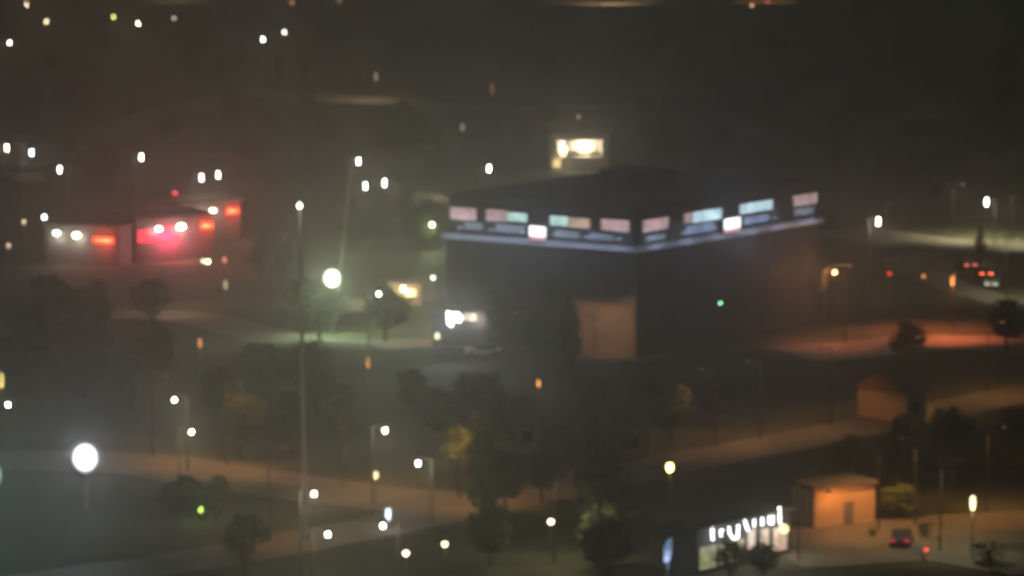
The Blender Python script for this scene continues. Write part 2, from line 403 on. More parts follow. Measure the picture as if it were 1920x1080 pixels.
flood(-22, 890, 6.0, 1.6, 1.8, (.65, 1, .85), 20, 900, 'green white floodlight just beyond the left edge of the view', 900)

# ---------------------------------------------------------------- corner building
C0 = at(1192, 672)
dC = C0.y
ez = CAMH + ray(1192, 468).z * (C0.y / ray(1192, 468).y)      # ledge height over the corner
Lp, Rp = at(836, 441, ez), at(1535, 412, ez)
uL = Vector((Lp.x-C0.x, Lp.y-C0.y, 0)); wL = uL.length; uL.normalize()
uR = Vector((Rp.x-C0.x, Rp.y-C0.y, 0)); wR = uR.length; uR.normalize()
nL = Vector((-uR.x, -uR.y, 0)); nL = (-uR - uL*(-uR).dot(uL)).normalized()
nR = (-uL - uR*(-uL).dot(uR)).normalized()
print('corner building', ez, wL, wR, math.degrees(uL.angle(uR)))
bld = thing('corner_building', C0, 'large dark block seen on its corner with lit top storey windows and pale ledge', 'building')
Z = Vector((0, 0, 1))
def fb(mb, u, n, a0, a1, z0, z1, d0, d1, o=Vector((0, 0, 0))):
    return mb.obox(o + u*a0 + n*d0 + Z*z0, u*(a1-a0), n*(d1-d0), Z*(z1-z0))
foot = [Vector((0, 0, 0)), uR*wR, uR*wR+uL*wL, uL*wL]
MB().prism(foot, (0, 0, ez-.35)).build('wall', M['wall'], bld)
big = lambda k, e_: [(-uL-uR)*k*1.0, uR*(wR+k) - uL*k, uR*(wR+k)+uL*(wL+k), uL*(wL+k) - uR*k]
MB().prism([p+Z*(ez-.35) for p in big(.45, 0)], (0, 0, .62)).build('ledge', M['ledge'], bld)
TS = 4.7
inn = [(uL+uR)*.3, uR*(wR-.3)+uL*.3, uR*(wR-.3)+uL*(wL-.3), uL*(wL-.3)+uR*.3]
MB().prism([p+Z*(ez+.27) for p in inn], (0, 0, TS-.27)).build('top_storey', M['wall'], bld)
MB().prism([p+Z*(ez+TS) for p in big(.2, 0)], (0, 0, .35)).build('roof', M['roof'], bld)
mb = MB(); c_ = (uL*wL+uR*wR)*.5
mb.obox(c_-uL*4-uR*3+Z*(ez+TS+.35), uL*7, uR*5, Z*2.2).build('stair_head', M['wall'], bld)
PINK, ICE, MINT, DIMB = (1, .66, .68), (.62, .88, 1), (.62, 1, .9), (.30, .45, .75)
def topwin(x0, x1, y0, y1, side, c, e, name='lit_window'):
    u, n = (uL, nL) if side == 'L' else (uR, nR)
    O = C0 + (uL + uR)*.3
    xm = (x0+x1)/2; a0, _ = onface(x0, (y0+y1)/2, O, u); a1, _ = onface(x1, (y0+y1)/2, O, u)
    _, z1 = onface(xm, y0, O, u); _, z0 = onface(xm, y1, O, u)
    a0, a1 = sorted((a0, a1)); o = (uL+uR)*.3
    f = fb(MB(), u, n, a0-.12, a1+.12, z0-.1, z1+.1, .0, .05, o).build('window', M['frame'], bld)
    mm = emit_mottled(c, e*1.0*(1.7 if name == 'dim_pane' else 1), c, e*1.75*(1.5 if name == 'dim_pane' else 1), .7); mm.cycles.emission_sampling = 'NONE'
    fb(MB(), u, n, a0, a1, z0, z1, .05, .08, o).build(name, mm, f)
for a in [(845, 893, 389, 412, 'L', PINK, .42), (912, 950, 393, 415, 'L', PINK, .33), (951, 988, 399, 415, 'L', MINT, .62),
          (1032, 1065, 405, 423, 'L', MINT, .62), (1067, 1106, 409, 427, 'L', (1, .68, .5), .38), (1128, 1180, 412, 433, 'L', PINK, .38),
          (1205, 1252, 410, 432, 'R', PINK, .42), (1283, 1296, 400, 418, 'R', PINK, .36), (1298, 1352, 394, 414, 'R', ICE, .85),
          (1387, 1447, 379, 397, 'R', ICE, .75), (1487, 1531, 364, 384, 'R', PINK, .33)]:
    topwin(*a)
for a in [(872, 905, 417, 430, 'L', (.4, .6, .6), .09), (930, 984, 421, 436, 'L', (.4, .55, .65), .10), (1042, 1086, 433, 446, 'L', (.4, .55, .65), .10),
          (1106, 1150, 438, 450, 'L', DIMB, .10), (1210, 1248, 440, 450, 'R', (.4, .55, .7), .11), (1286, 1338, 420, 436, 'R', DIMB, .20), (1395, 1440, 404, 418, 'R', DIMB, .18), (1488, 1525, 390, 402, 'R', (.4, .5, .45), .10)]:
    topwin(*a, name='dim_pane')
# wall wash fittings that light the ledge
for u, n, wd in ((uL, nL, wL), (uR, nR, wR)):
    for k in range(6):
        p = u*(wd*(k+.5)/6) + n*.32 + (uL+uR)*.3
        fb(MB(), u, n, wd*(k+.5)/6-.3, wd*(k+.5)/6+.3, ez+.95, ez+1.1, .0, .12, (uL+uR)*.3).build('ledge_light', emit(COOL, .3), bld)
        light('ledge_glow', bld, p + n*2.0 + Z*(ez+1.6), (.56, .68, 1), 170, spot=150, aim=(-Z*.9 - n), r=.1)
# square signs
def sq_sign(x0, x1, y0, y1, side, label):
    u, n = (uL, nL) if side == 'L' else (uR, nR); O = C0 + n*.5
    a0, _ = onface(x0, (y0+y1)/2, O, u); a1, _ = onface(x1, (y0+y1)/2, O, u); a0, a1 = sorted((a0, a1))
    _, z1 = onface((x0+x1)/2, y0, O, u); _, z0 = onface((x0+x1)/2, y1, O, u)
    t = thing('square_sign', C0, label, 'sign', 'square lit signs on the ledge')
    fb(MB(), u, n, a0, a1, z0, z1, .46, .72).build('case', M['frame'], t)
    zm = z0 + (z1-z0)*.3
    fb(MB(), u, n, a0+.05, a1-.05, zm, z1-.05, .72, .75).build('white_panel', emit((1, .93, .95), 2.2), t)
    fb(MB(), u, n, a0+.05, a1-.05, z0+.05, zm, .72, .75).build('pink_panel', emit((1, .55, .55), .7), t)
    light('sign_light', t, ((u*(a0+a1)/2) + n*1.2 + Z*(z0+z1)*.5), (.58, .70, 1), 1400, spot=170, aim=n)
sq_sign(994, 1025, 423, 451, 'L', 'square white and pink lit sign on the left face of the corner building')
sq_sign(1355, 1385, 408, 436, 'R', 'square white and pink lit sign on the right face of the corner building')
# storeys: windows and floor bands
for u, n, wd in ((uL, nL, wL), (uR, nR, wR)):
    nb = max(6, int(wd/3.6))
    for s_ in range(int((ez-1)/3.0)):
        z0 = ez - 1.0 - 3.0*(s_+1) + .9
        if z0 < .4: continue
        band = fb(MB(), u, n, .1, wd-.1, z0-.65, z0-.35, 0, .08).build('floor_band', M['wall'], bld)
        for k in range(nb):
            a = wd*(k+.5)/nb
            f = fb(MB(), u, n, a-.85, a+.85, z0, z0+1.5, 0, .04).build('window', M['frame'], bld)
            fb(MB(), u, n, a-.75, a+.75, z0+.1, z0+1.4, .04, .06).build('pane', M['glass'], f)
a_, z_ = onface(1353, 568, C0 + nR*.2, uR)
t = thing('wall_light', C0 + uR*a_ + nR*.02 + Z*z_, 'tiny green light on the dark right face of the corner building', 'wall light')
MB().box(-.12, .12, -.12, .12, -.2, .2).build('case', M['darkm'], t); MB().ball((0, -.28, 0), .13, .13, .2).build('lamp_glass', emit((.3, 1, .42), 5), t, True)
# sodium lamps washing the foot of the left face
p = at(1150, 672); 
hooded_lamp(C0 + uL*2.6 + nL*5, 5.2, (1, .44, .16), 3800, 'dark hooded lamp on the pavement left of the building corner', aim=tuple(-nL*1.2 + Vector((0, 0, -.25))), spot=110, side=-1)
hooded_lamp(C0 + uL*12 + nL*5, 5, (1, .5, .2), 500, 'dark hooded lamp in front of the left face near the white booth', aim=tuple(-nL*1.2 + Vector((0, 0, -.3))), spot=110, side=-1)
hooded_lamp(C0 + uR*(wR+1.5) + nR*2.0, 7, (1, .25, .10), 1500, 'dark hooded lamp at the far right end of the corner building', aim=tuple(-nR*1.0 + Vector((.3, .2, -.3))), spot=110)

# ---------------------------------------------------------------- house with lit rooms
O = at(1045, 318); uu = Vector((math.cos(R(6)), math.sin(R(6)), 0)); nn = Vector((uu.y, -uu.x, 0))
hs = thing('lit_house', O, 'far house with two bright cream rooms behind an open loggia', 'house')
a1, z1 = onface(1129, 262, O, uu); _, z0 = onface(1085, 295, O, uu); aL, _ = onface(1046, 280, O, uu)
dp = 7
b_ = MB()
fb(b_, uu, nn, -.8, a1+1.2, -.1, z0, -dp, 0); fb(b_, uu, nn, -.8, a1+1.2, z1, z1+1.2, -dp, 0)
fb(b_, uu, nn, -.8, aL, z0, z1, -dp, 0); fb(b_, uu, nn, a1, a1+1.2, z0, z1, -dp, 0); fb(b_, uu, nn, aL, a1, z0, z1, -dp, -2.6)
b_.build('wall', M['pale'], hs)
fb(MB(), uu, nn, -1.4, a1+1.8, z1+1.2, z1+1.6, -dp-.5, .5).build('roof', M['tile'], hs)
am, _ = onface(1064, 280, O, uu)
fb(MB(), uu, nn, am-.15, am+.35, z0, z1, -2.6, -.1).build('partition', M['wall'], hs)
for x, y, e, wt, rx in ((1059, 287, 3.0, 130, .8), (1098, 283, 3.4, 200, 1.35)):
    a_, z_ = onface(x, y, O, uu); pp = uu*a_ + nn*(-1.3) + Z*z_
    MB().ball(pp, rx, .35, .62).build('room_lamp', emit((1, .86, .42), e), hs, True)
    light('room_light', hs, pp + nn*.5 + Z*.9, (1, .82, .58), wt*9)
a_, z_ = onface(1043, 306, O, uu)
w_ = fb(MB(), uu, nn, a_-.7, a_+1.6, z_-1.0, z_+.9, .0, .06).build('window', M['frame'], hs)
fb(MB(), uu, nn, a_-.6, a_+.8, z_-.8, z_+.7, .06, .09).build('pane', emit((1, .78, .38), .7), w_)
light('window_light', hs, uu*(a_+.3) + nn*1.5 + Z*z_, (1, .75, .4), 120)

# ---------------------------------------------------------------- shops at left
def shop(xl, xr, ybl, ybr, lamps, sign, panel, label, wall_top, group='shops with paired lamps and orange signs', dark_left=False):
    A, B = at(xl, ybl), at(xr, ybr); u = (B-A); wd = u.length; u.normalize(); n = Vector((u.y, -u.x, 0))
    _, zt = onface((xl+xr)/2, wall_top, A, u)
    t = thing('shop', A, label, 'shop', group)
    b_ = MB(); fb(b_, u, n, 0, wd, 0, zt, -9, 0); b_.build('wall', M['mid'], t)
    fb(MB(), u, n, -.3, wd+.3, zt, zt+.35, -9.3, .35).build('roof', M['roof'], t)
    for k in range(3):
        a = wd*(k+.5)/3; f = fb(MB(), u, n, a-1.4, a+1.4, .1, 2.5, 0, .05).build('shutter', M['mid'], t)
    for x, y, r, e in lamps:
        a, z = onface(x, y, A, u); p = u*a + n*.7 + Z*z
        l_ = MB().tube(u*a + n*.0 + Z*(z+.2), p + Z*.2, .04, .04, 6).build('lamp_bracket', M['darkm'], t)
        MB().ball(p, r, r*.8, r*.8).build('lamp_glass', emit((1, 1, .82), e), l_, True)
        light('lamp_light', t, p + n*.5 - Z*.5, (1, .93, .75), 320)
    x0, x1, y0, y1 = sign
    a0, _ = onface(x0, (y0+y1)/2, A, u); a1_, _ = onface(x1, (y0+y1)/2, A, u)
    _, z1_ = onface((x0+x1)/2, y0, A, u); _, z0_ = onface((x0+x1)/2, y1, A, u)
    f = fb(MB(), u, n, a0-.1, a1_+.1, z0_-.1, z1_+.1, 0, .3).build('sign_case', M['frame'], t)
    fb(MB(), u, n, a0, a1_, z0_, z1_, .3, .34).build('sign_face', emit((1, .08, .03), 2.0), f)
    zc = (z0_+z1_)/2; zh = (z1_-z0_)
    fb(MB(), u, n, a0+(a1_-a0)*.12, a1_-(a1_-a0)*.12, zc-zh*.22, zc+zh*.1, .34, .36).build('sign_band', emit((1, .34, .08), 2.2), f)
    light('sign_light', t, u*(a0+a1_)/2 + n*1.4 + Z*zc, (1, .10, .07), 900)
    if panel:
        for x0, x1, y0, y1 in panel:
            a0, _ = onface(x0, (y0+y1)/2, A, u); a1_, _ = onface(x1, (y0+y1)/2, A, u)
            _, z1_ = onface((x0+x1)/2, y0, A, u); _, z0_ = onface((x0+x1)/2, y1, A, u)
            fb(MB(), u, n, a0, a1_, z0_, z1_, .02, .2).build('red_fascia', emit((1, .045, .075), 1.5), t)
        light('sign_light', t, u*(a0+a1_)/2 + n*1.6 + Z*z0_, (1, .05, .14), 2600)
    return t
shop(84, 222, 492, 500, [(111, 436, .42, 14), (148, 440, .50, 16)], (177, 216, 444, 456), None, 'nearest shop with a wide orange red sign and two white lamps on its left', 424)
shop(340, 452, 458, 448, [(356, 398, .45, 9), (394, 394, .45, 8)], (423, 445, 389, 401), None, 'farthest and highest shop with a small orange red sign beside two lamps', 380)
shop(256, 400, 494, 484, [(294, 428, .42, 10), (336, 424, .55, 16)], (375, 397, 415, 429), [(258, 296, 430, 454), (296, 335, 424, 447)], 'shop with a long glowing red fascia under two white lamps', 408)
post_lamp(328, 361, (1, .08, .1), 'small red light above the shops between them and the street lamps', h=6, r=.3, e=1.6, watts=80, rz=1.3)

# ---------------------------------------------------------------- kiosk, booth, thin sign
def kiosk(px, py, wd, dp, h, m, label, name='kiosk', cat='kiosk', rz=0):
    q = at(px, py); t = thing(name, q, label, cat, None, rz)
    MB().box(-wd/2, wd/2, 0, dp, 0, h).build('wall', M[m], t)
    MB().box(-wd/2-.4, wd/2+.4, -.5, dp+.3, h, h+.2).build('roof', M['roof'], t)
    MB().box(-wd/2+.3, wd/2-.3, -.25, 0, .85, .95).build('counter', M['metal'], t)
    return t
k = kiosk(760, 572, 4.0, 3, 2.7, 'ochre', 'small lit kiosk with a yellow front under two lamps')
f = MB().box(-1.5, 1.5, -.05, 0, 1.0, 2.2).build('hatch', M['frame'], k); MB().box(-1.4, 1.4, -.08, -.05, 1.05, 2.1).build('pane', emit((1, .85, .4), 1.0), f); light('hatch_light', k, (0, -1.6, 2.0), (1, .85, .4), 500)
street_lamp(756, 541, (1, .97, .8), 'tall white lamp directly above the lit kiosk', h=5, head=.34, e=30, watts=900, arm=.8, side=-1)
post_lamp(769, 547, (1, .95, .45), 'round yellowish lamp touching the white one above the kiosk', h=4.2, r=.42, e=2.4, watts=700)
b = kiosk(862, 664, 6.5, 3, 5.2, 'wall', 'small booth with glaring white light spilling from its left half', name='booth', cat='booth')
def bp_(x, y): return (x-862)/F*at(862, 664).y, (664-y)/F*at(862, 664).y
x0, z0 = bp_(838, 612); x1, z1 = bp_(849, 581)
MB().prism([(x0, -.3, z1), (x0+.1, -.3, z0+.4), (x1-.1, -.3, z0), (x1, -.3, z0+.5), (x1-.1, -.3, z1-.2)], (0, .25, 0)).build('tall_light_panel', emit((.86, .93, 1), 9), b)
x2, z2 = bp_(866, 603); x3, z3 = bp_(850, 583)
MB().prism([(x3, -.3, z3-.1), (x3, -.3, z2+.2), (x2-.2, -.3, z2), (x2, -.3, z2+.6), (x2-.5, -.3, z3)], (0, .25, 0)).build('light_panel', emit((1, 1, .95), 9), b)
MB().box(x2+.1, x2+1.7, -.06, 0, z2+.2, z2+1.1).build('pane', emit((1, .9, .7), .3), b)
light('booth_light', b, (x1, -1.6, z2+.5), (.9, .95, 1), 2500, spot=100, aim=(.1, -1, .1))
light('booth_wash', b, (x2+2, -.8, z2+.3), (1, .9, .8), 200)
q = at(728, 992, 0); t = thing('thin_sign', q, 'thin upright bluish white lit sign above a street lamp', 'sign')
MB().box(-.05, .05, -.05, .05, 0, 1.0).build('post', M['metal'], t)
MB().box(-.24, .24, -.1, .1, .7, 2.0).build('case', M['frame'], t)
MB().box(-.2, .2, -.13, -.1, .75, 1.95).build('panel', emit((.62, .78, .9), 1.1), t)
light('sign_light', t, (0, -.5, 1.4), (.7, .85, 1), 60)

# ---------------------------------------------------------------- shop with bright letters
A, B = at(1306, 1080), at(1482, 1038); u = B-A; wd = u.length; u.normalize(); n = Vector((u.y, -u.x, 0))
t = thing('letter_shop', A, 'low shop with a row of glowing white letters over its lit front', 'shop')
_, ztop = onface(1395, 976, A, u); ztop = min(ztop, 4.6)
fb(MB(), u, n, 0, wd, 0, ztop, -5, 0).build('wall', M['wall'], t)
fb(MB(), u, n, -.3, wd+.3, ztop, ztop+.25, -5.3, .3).build('roof', M['roof'], t)
LETS = [  # strokes: (x0,y0)-(x1,y1), thickness px
 [((1331, 989), (1332, 1011), 7)],
 [((1347, 993), (1348, 1005), 5), ((1348, 994), (1352, 993), 4)],
 [((1363, 987), (1364, 1000), 5), ((1364, 1000), (1371, 1010), 5), ((1371, 1010), (1378, 1008), 5), ((1380, 984), (1379, 1008), 6)],
 [((1391, 973), (1398, 993), 6)],
 [((1410, 972), (1410, 986), 6)],
 [((1425, 970), (1425, 984), 7)],
 [((1438, 965), (1438, 981), 5), ((1445, 965), (1444, 981), 5), ((1438, 980), (1444, 982), 5)],
 [((1457, 951), (1458, 980), 7)],
]
for strokes in LETS:
    mb = MB()
    for (xa, ya), (xb, yb), th in strokes:
        th *= .55
        a0, za = onface(xa, ya, A, u); a1_, zb = onface(xb, yb, A, u); r_ = th/F*A.y*.5
        mb.tube(u*a0 + n*.25 + Z*za, u*a1_ + n*.25 + Z*zb, r_, r_, 10); mb.ball(u*a0+n*.25+Z*za, r_, r_, r_, 8, 5); mb.ball(u*a1_+n*.25+Z*zb, r_, r_, r_, 8, 5)
    mb.build('letter', emit((.93, .96, 1), 5), t)
for x in (1340, 1395, 1445):
    a, z = onface(x, 1000, A, u); light('letter_glow', t, u*a + n*1.3 + Z*3.2, (.95, .95, .9), 130)
def shopwin(x0, x1, y0, y1, c, e, m=None):
    a0, _ = onface(x0, (y0+y1)/2, A, u); a1_, _ = onface(x1, (y0+y1)/2, A, u)
    _, z1_ = onface((x0+x1)/2, y0, A, u); _, z0_ = onface((x0+x1)/2, y1, A, u); z0_ = max(z0_, .15)
    f = fb(MB(), u, n, a0-.08, a1_+.08, z0_-.08, z1_+.08, 0, .06).build('shop_window', M['frame'], t)
    fb(MB(), u, n, a0, a1_, z0_, z1_, .06, .09).build('pane', m or emit(c, e), f)
room = emit_mottled((1, .52, .40), .42, (1, .82, .62), .85, .9)
green = emit_mottled((.55, .55, .2), .25, (.85, .85, .45), .5, 1.2)
shopwin(1311, 1341, 1024, 1066, None, 0, green); shopwin(1348, 1372, 1016, 1056, None, 0, green); shopwin(1380, 1394, 1010, 1050, None, 0, green)
shopwin(1401, 1415, 992, 1028, None, 0, room); shopwin(1425, 1440, 991, 1024, None, 0, room); shopwin(1449, 1474, 988, 1032, None, 0, room)
a, z = onface(1461, 990, A, u)
l_ = fb(MB(), u, n, a-.1, a+.1, z+.3, z+.45, 0, .5).build('lamp_bracket', M['darkm'], t)
MB().ball(u*a+n*.5+Z*z, .42, .3, .42).build('lamp_glass', emit((1, .80, .36), 1.8), l_, True)
light('lamp_light', t, u*a+n*1.3+Z*(z-.6), (1, .75, .4), 90)
# blue pylon sign
q = at(1252, 1084); k_ = q.y/F
t = thing('blue_sign', q, 'tall slanted blue and white lit sign left of the letter shop', 'sign')
MB().box(-.06, .06, .02, .12, 0, 1.5).build('post', M['metal'], t)
pts = [(-9, 0, 10), (-6, 0, 6), (3, 0, 10), (9, 0, 30), (9, 0, 60), (-1, 0, 54), (-9, 0, 40)]
MB().prism([(x*k_, 0, (z+22)*k_) for x, _, z in pts], (0, .16, 0)).build('case', M['frame'], t)
lo = [(-7.5, 0, 12), (-5, 0, 8.5), (2.5, 0, 12), (7, 0, 30), (7, 0, 33), (-7.5, 0, 33)]; hi = [(-7.5, 0, 33.4), (7, 0, 33.4), (7.5, 0, 57), (-1, 0, 52), (-7.5, 0, 39)]
MB().prism([(x*k_, -.03, (z+22)*k_) for x, _, z in lo], (0, .03, 0)).build('white_panel', emit((.60, .62, .85), .42), t)
MB().prism([(x*k_, -.03, (z+22)*k_) for x, _, z in hi], (0, .03, 0)).build('blue_panel', emit((.25, .48, .72), .42), t)
light('sign_light', t, (0, -.8, 1.4), (.5, .7, 1), 60)

# ---------------------------------------------------------------- orange lit building and lit ground at lower right
def plain_building(xl, xr, yl, yr, h, dp, m, label, name='building', cat='building', roofm='roof', group=None, gable=False, nwin=3):
    A, B = at(xl, yl), at(xr, yr); u = B-A; wd = u.length; u.normalize(); n = Vector((u.y, -u.x, 0))
    t = thing(name, A, label, cat, group)
    fb(MB(), u, n, 0, wd, 0, h, -dp, 0).build('wall', M[m], t)
    if gable:
        mb = MB(); mb.prism([u*(-.4)+n*.5+Z*h, u*(-.4)-n*(dp/2)+Z*(h+dp*.28), u*(-.4)-n*(dp+.5)+Z*h], u*(wd+.8)); mb.build('roof', M[roofm], t)
    else:
        fb(MB(), u, n, -.3, wd+.3, h, h+.3, -dp-.3, .3).build('roof', M[roofm], t)
    for k in range(nwin):
        a = wd*(k+.5)/nwin
        f = fb(MB(), u, n, a-.6, a+.6, 1.0, 2.2, 0, .04).build('window', M['frame'], t)
        fb(MB(), u, n, a-.52, a+.52, 1.08, 2.12, .04, .06).build('pane', M['glass'], f)
    return t, A, u, n, wd
t, A2, u2, n2, wd2 = plain_building(1527, 1640, 992, 980, 3.6, 4, 'ochre', 'low building with one wall lit bright orange right of the letter shop', nwin=0)
fb(MB(), u2, n2, 1.2, 1.6, 3.25, 3.45, 0, .5).build('wall_lamp', M['darkm'], t)
light('lamp_light', t, u2*1.4+n2*1.5+Z*2.9, (1, .34, .08), 200)
fb(MB(), u2, n2, 3.1, 4.1, .05, 2.2, .0, .05).build('door', M['mid'], t)
light('lamp_light', t, u2*3.6+n2*2.6+Z*3.4, (1, .30, .07), 240, spot=140, aim=-n2*1 - Z*.4)
for px, py, wt, h, lab in [(1725, 1003, 3000, 8, 'dark hooded lamp over the lit road right of the orange wall'),
                     (1860, 975, 3000, 8, 'dark hooded lamp over the lit road at the lower right edge'),
                     (1655, 1014, 2200, 8, 'dark hooded lamp just right of the orange wall'),
                     (1795, 640, 20000, 9, 'dark hooded lamp over the brightest orange patch of the right street'),
                     (1590, 655, 4500, 8, 'dark hooded lamp over the faint orange patch left of the dark tree'),
                     (1430, 835, 1700, 8, 'dark hooded lamp beside the main road right of the yellow lamp'),
                     (1700, 780, 2200, 8, 'dark hooded lamp along the rising main road at right'),
                     (1345, 852, 1300, 8, 'hooded lamp added to light the main road just right of the yellow lamp'),  # this and the next two are added to spread light along the road
                     (1565, 810, 1600, 8, 'hooded lamp added to spread light midway up the rising main road'),
                     (1860, 748, 2200, 8, 'hooded lamp added to spread light where the rising main road meets the right edge'),
                     (420, 885, 3600, 8, 'dark hooded lamp over the left end of the orange road'),
                     (860, 950, 3600, 8, 'dark hooded lamp over the road junction'),
                     (280, 868, 2400, 8, 'dark hooded lamp nearest the round floodlight on the orange road'),
                     (640, 925, 2600, 8, 'dark hooded lamp midway along the orange road'),
                     (500, 1022, 1600, 8, 'dark hooded lamp over the lower left main road'),
                     (1150, 8, 30000, 10, 'dark hooded lamp over the far avenue at the top'),
                     (330, 5, 9000, 10, 'dark hooded lamp over the far ground at top left'),
                     (1450, 6, 12000, 10, 'dark hooded lamp over the far avenue right of centre'),
                     (680, 190, 6000, 9, 'dark hooded lamp over the far street'),
                     (820, 645, 2500, 7, 'dark hooded lamp over the street below the kiosk'),
                     (300, 592, 2200, 7, 'dark hooded lamp over the left street under the shops')]:
    c = SOD if (py > 700 or px > 1400) else (1, .6, .3)
    if (px, py) in ((1795, 640), (1590, 655), (1910, 650)): c = (1, .21, .07)
    hooded_lamp(at(px, py) + Vector((0, 4, 0)), h, c, wt, lab, side=-1 if px % 20 else 1, spot=(120 if py < 700 else 140) if 1300 < px and 630 < py < 860 else 140)
for px, py, wt, lab in [(1790, 450, 12000, 'dark hooded lamp over the greenish lit road at right'), (1900, 460, 9000, 'dark hooded lamp over the greenish road at the right edge'),
                        (1890, 565, 3500, 'dark hooded lamp over the greenish ground by the parked cars'), (670, 572, 5000, 'dark hooded lamp over the yellowish ground left of the kiosk'),
                        (1502, 1066, 900, 'dark hooded lamp over the greenish forecourt of the letter shop'), (1770, 1046, 2200, 'dark hooded lamp over the greenish drive with the red tail light'),
                        (1040, 1070, 2600, 'dark hooded lamp near the bottom edge left of the blue sign'), (790, 372, 4500, 'dark hooded lamp on the far road left of the corner building')]:
    hooded_lamp(at(px, py) + Vector((0, 3, 0)), 8, (1, .85, .5), wt, lab, side=1, spot=140)

# low wall and gable near the left edge, pale far building
plain_building(35, 86, 340, 338, 1.6, 4, 'pale', 'low pale wall beside the white street lamps near the left edge', name='outhouse', cat='outhouse', nwin=0)
plain_building(36, 52, 312, 310, 4.2, 5, 'pale', 'narrow pale gable left of the cool white street lamp', name='cottage', cat='cottage', roofm='tile', gable=True, nwin=1)
HG = 'unlit houses scattered in the dark'
for xl, xr, yl, yr in [(1240, 1300, 215, 212), (600, 655, 265, 262), (1360, 1430, 285, 290), (1500, 1560, 150, 154), (780, 830, 110, 110), (360, 420, 140, 138), (1700, 1770, 250, 256), (150, 205, 205, 200), (980, 1040, 120, 118), (1760, 1820, 90, 92)]:
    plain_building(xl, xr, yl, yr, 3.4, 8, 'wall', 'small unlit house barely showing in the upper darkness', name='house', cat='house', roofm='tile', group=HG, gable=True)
HG2 = 'unlit houses in the lower dark'
for xl, xr, yl, yr in [(965, 1010, 850, 846), (1160, 1215, 862, 858), (1700, 1736, 795, 789)]:
    plain_building(xl, xr, yl, yr, 3.2, 7, 'ochre', 'small unlit ochre house in the darkness below the corner building', name='house', cat='house', roofm='tile', group=HG2, gable=True, nwin=1)

# ---------------------------------------------------------------- cars
def make_car(m):
    t = thing('parked_car', (0, 0, 0), None, 'car')
    prof = [(-2.1, .35), (-2.15, .75), (-1.95, .95), (-1.35, 1.0), (2.0, .98), (2.15, .8), (2.15, .35)]
    MB().prism([(x, -.85, z) for x, z in prof], (0, 1.7, 0)).build('body', M[m], t)
    MB().prism([(x, -.72, z) for x, z in [(-1.25, .99), (-.55, 1.42), (1.1, 1.45), (1.75, .98)]], (0, 1.44, 0)).build('cabin', M['glass'], t)
    for x in (-1.35, 1.35):
        for y in (-.8, .8):
            o = MB().tube((x, y-.1, .33), (x, y+.1, .33), .33, .33, 14).build('wheel', M['tyre'], t)
            MB().tube((x, y-.11, .33), (x, y+.11, .33), .18, .18, 10).build('rim', M['metal'], o)
    for y in (-.62, .62):
        MB().box(2.14, 2.20, y-.18, y+.18, .62, .84).build('tail_light', M['tyre'], t)
        MB().box(-2.21, -2.13, y-.18, y+.18, .58, .76).build('headlight', M['glass'], t)
    return t
def car(px, py, rz, m, label, tail=None, head=None, z=0):
    t = make_car(m); t.location = at(px, py, .4); t.location.z = .02; t.rotation_euler = (0, 0, rz); tag(t, label, None, 'cars standing at the right')
    for ch in t.children:
        if tail and ch.name.startswith('tail'): ch.data.materials[0] = emit(tail[0], tail[1])
        if head and ch.name.startswith('headl'): ch.data.materials[0] = emit(head[0], head[1])
    if tail: light('tail_glow', t, (2.6, 0, .8), tail[0], 4*tail[1])
    return t
car(1809, 498, R(-75), 'car_d', 'dark car with two separate pinkish red tail lights, highest of the parked cars', tail=((1, .18, .12), 3.0))
car(1843, 514, R(-85), 'car_d', 'dark car whose orange red tail lights run together', tail=((1, .13, .05), 7))
car(1860, 533, R(80), 'car_w', 'pale car with cool greenish headlights just below the orange red ones', head=((.55, .85, .75), 1.8))
car(1690, 1012, R(80+180), 'car_d', 'dark car with two faint purplish red tail lights on the orange lit road', tail=((1, .04, .12), .7))
post_lamp(1737, 1030, (1, .10, .08), 'small bright red light low over the drive at lower right', h=.8, r=.17, e=2.2, watts=8, rz=1.0)
car(905, 662, R(0), 'car_w', 'pale car parked right of the glaring white booth')

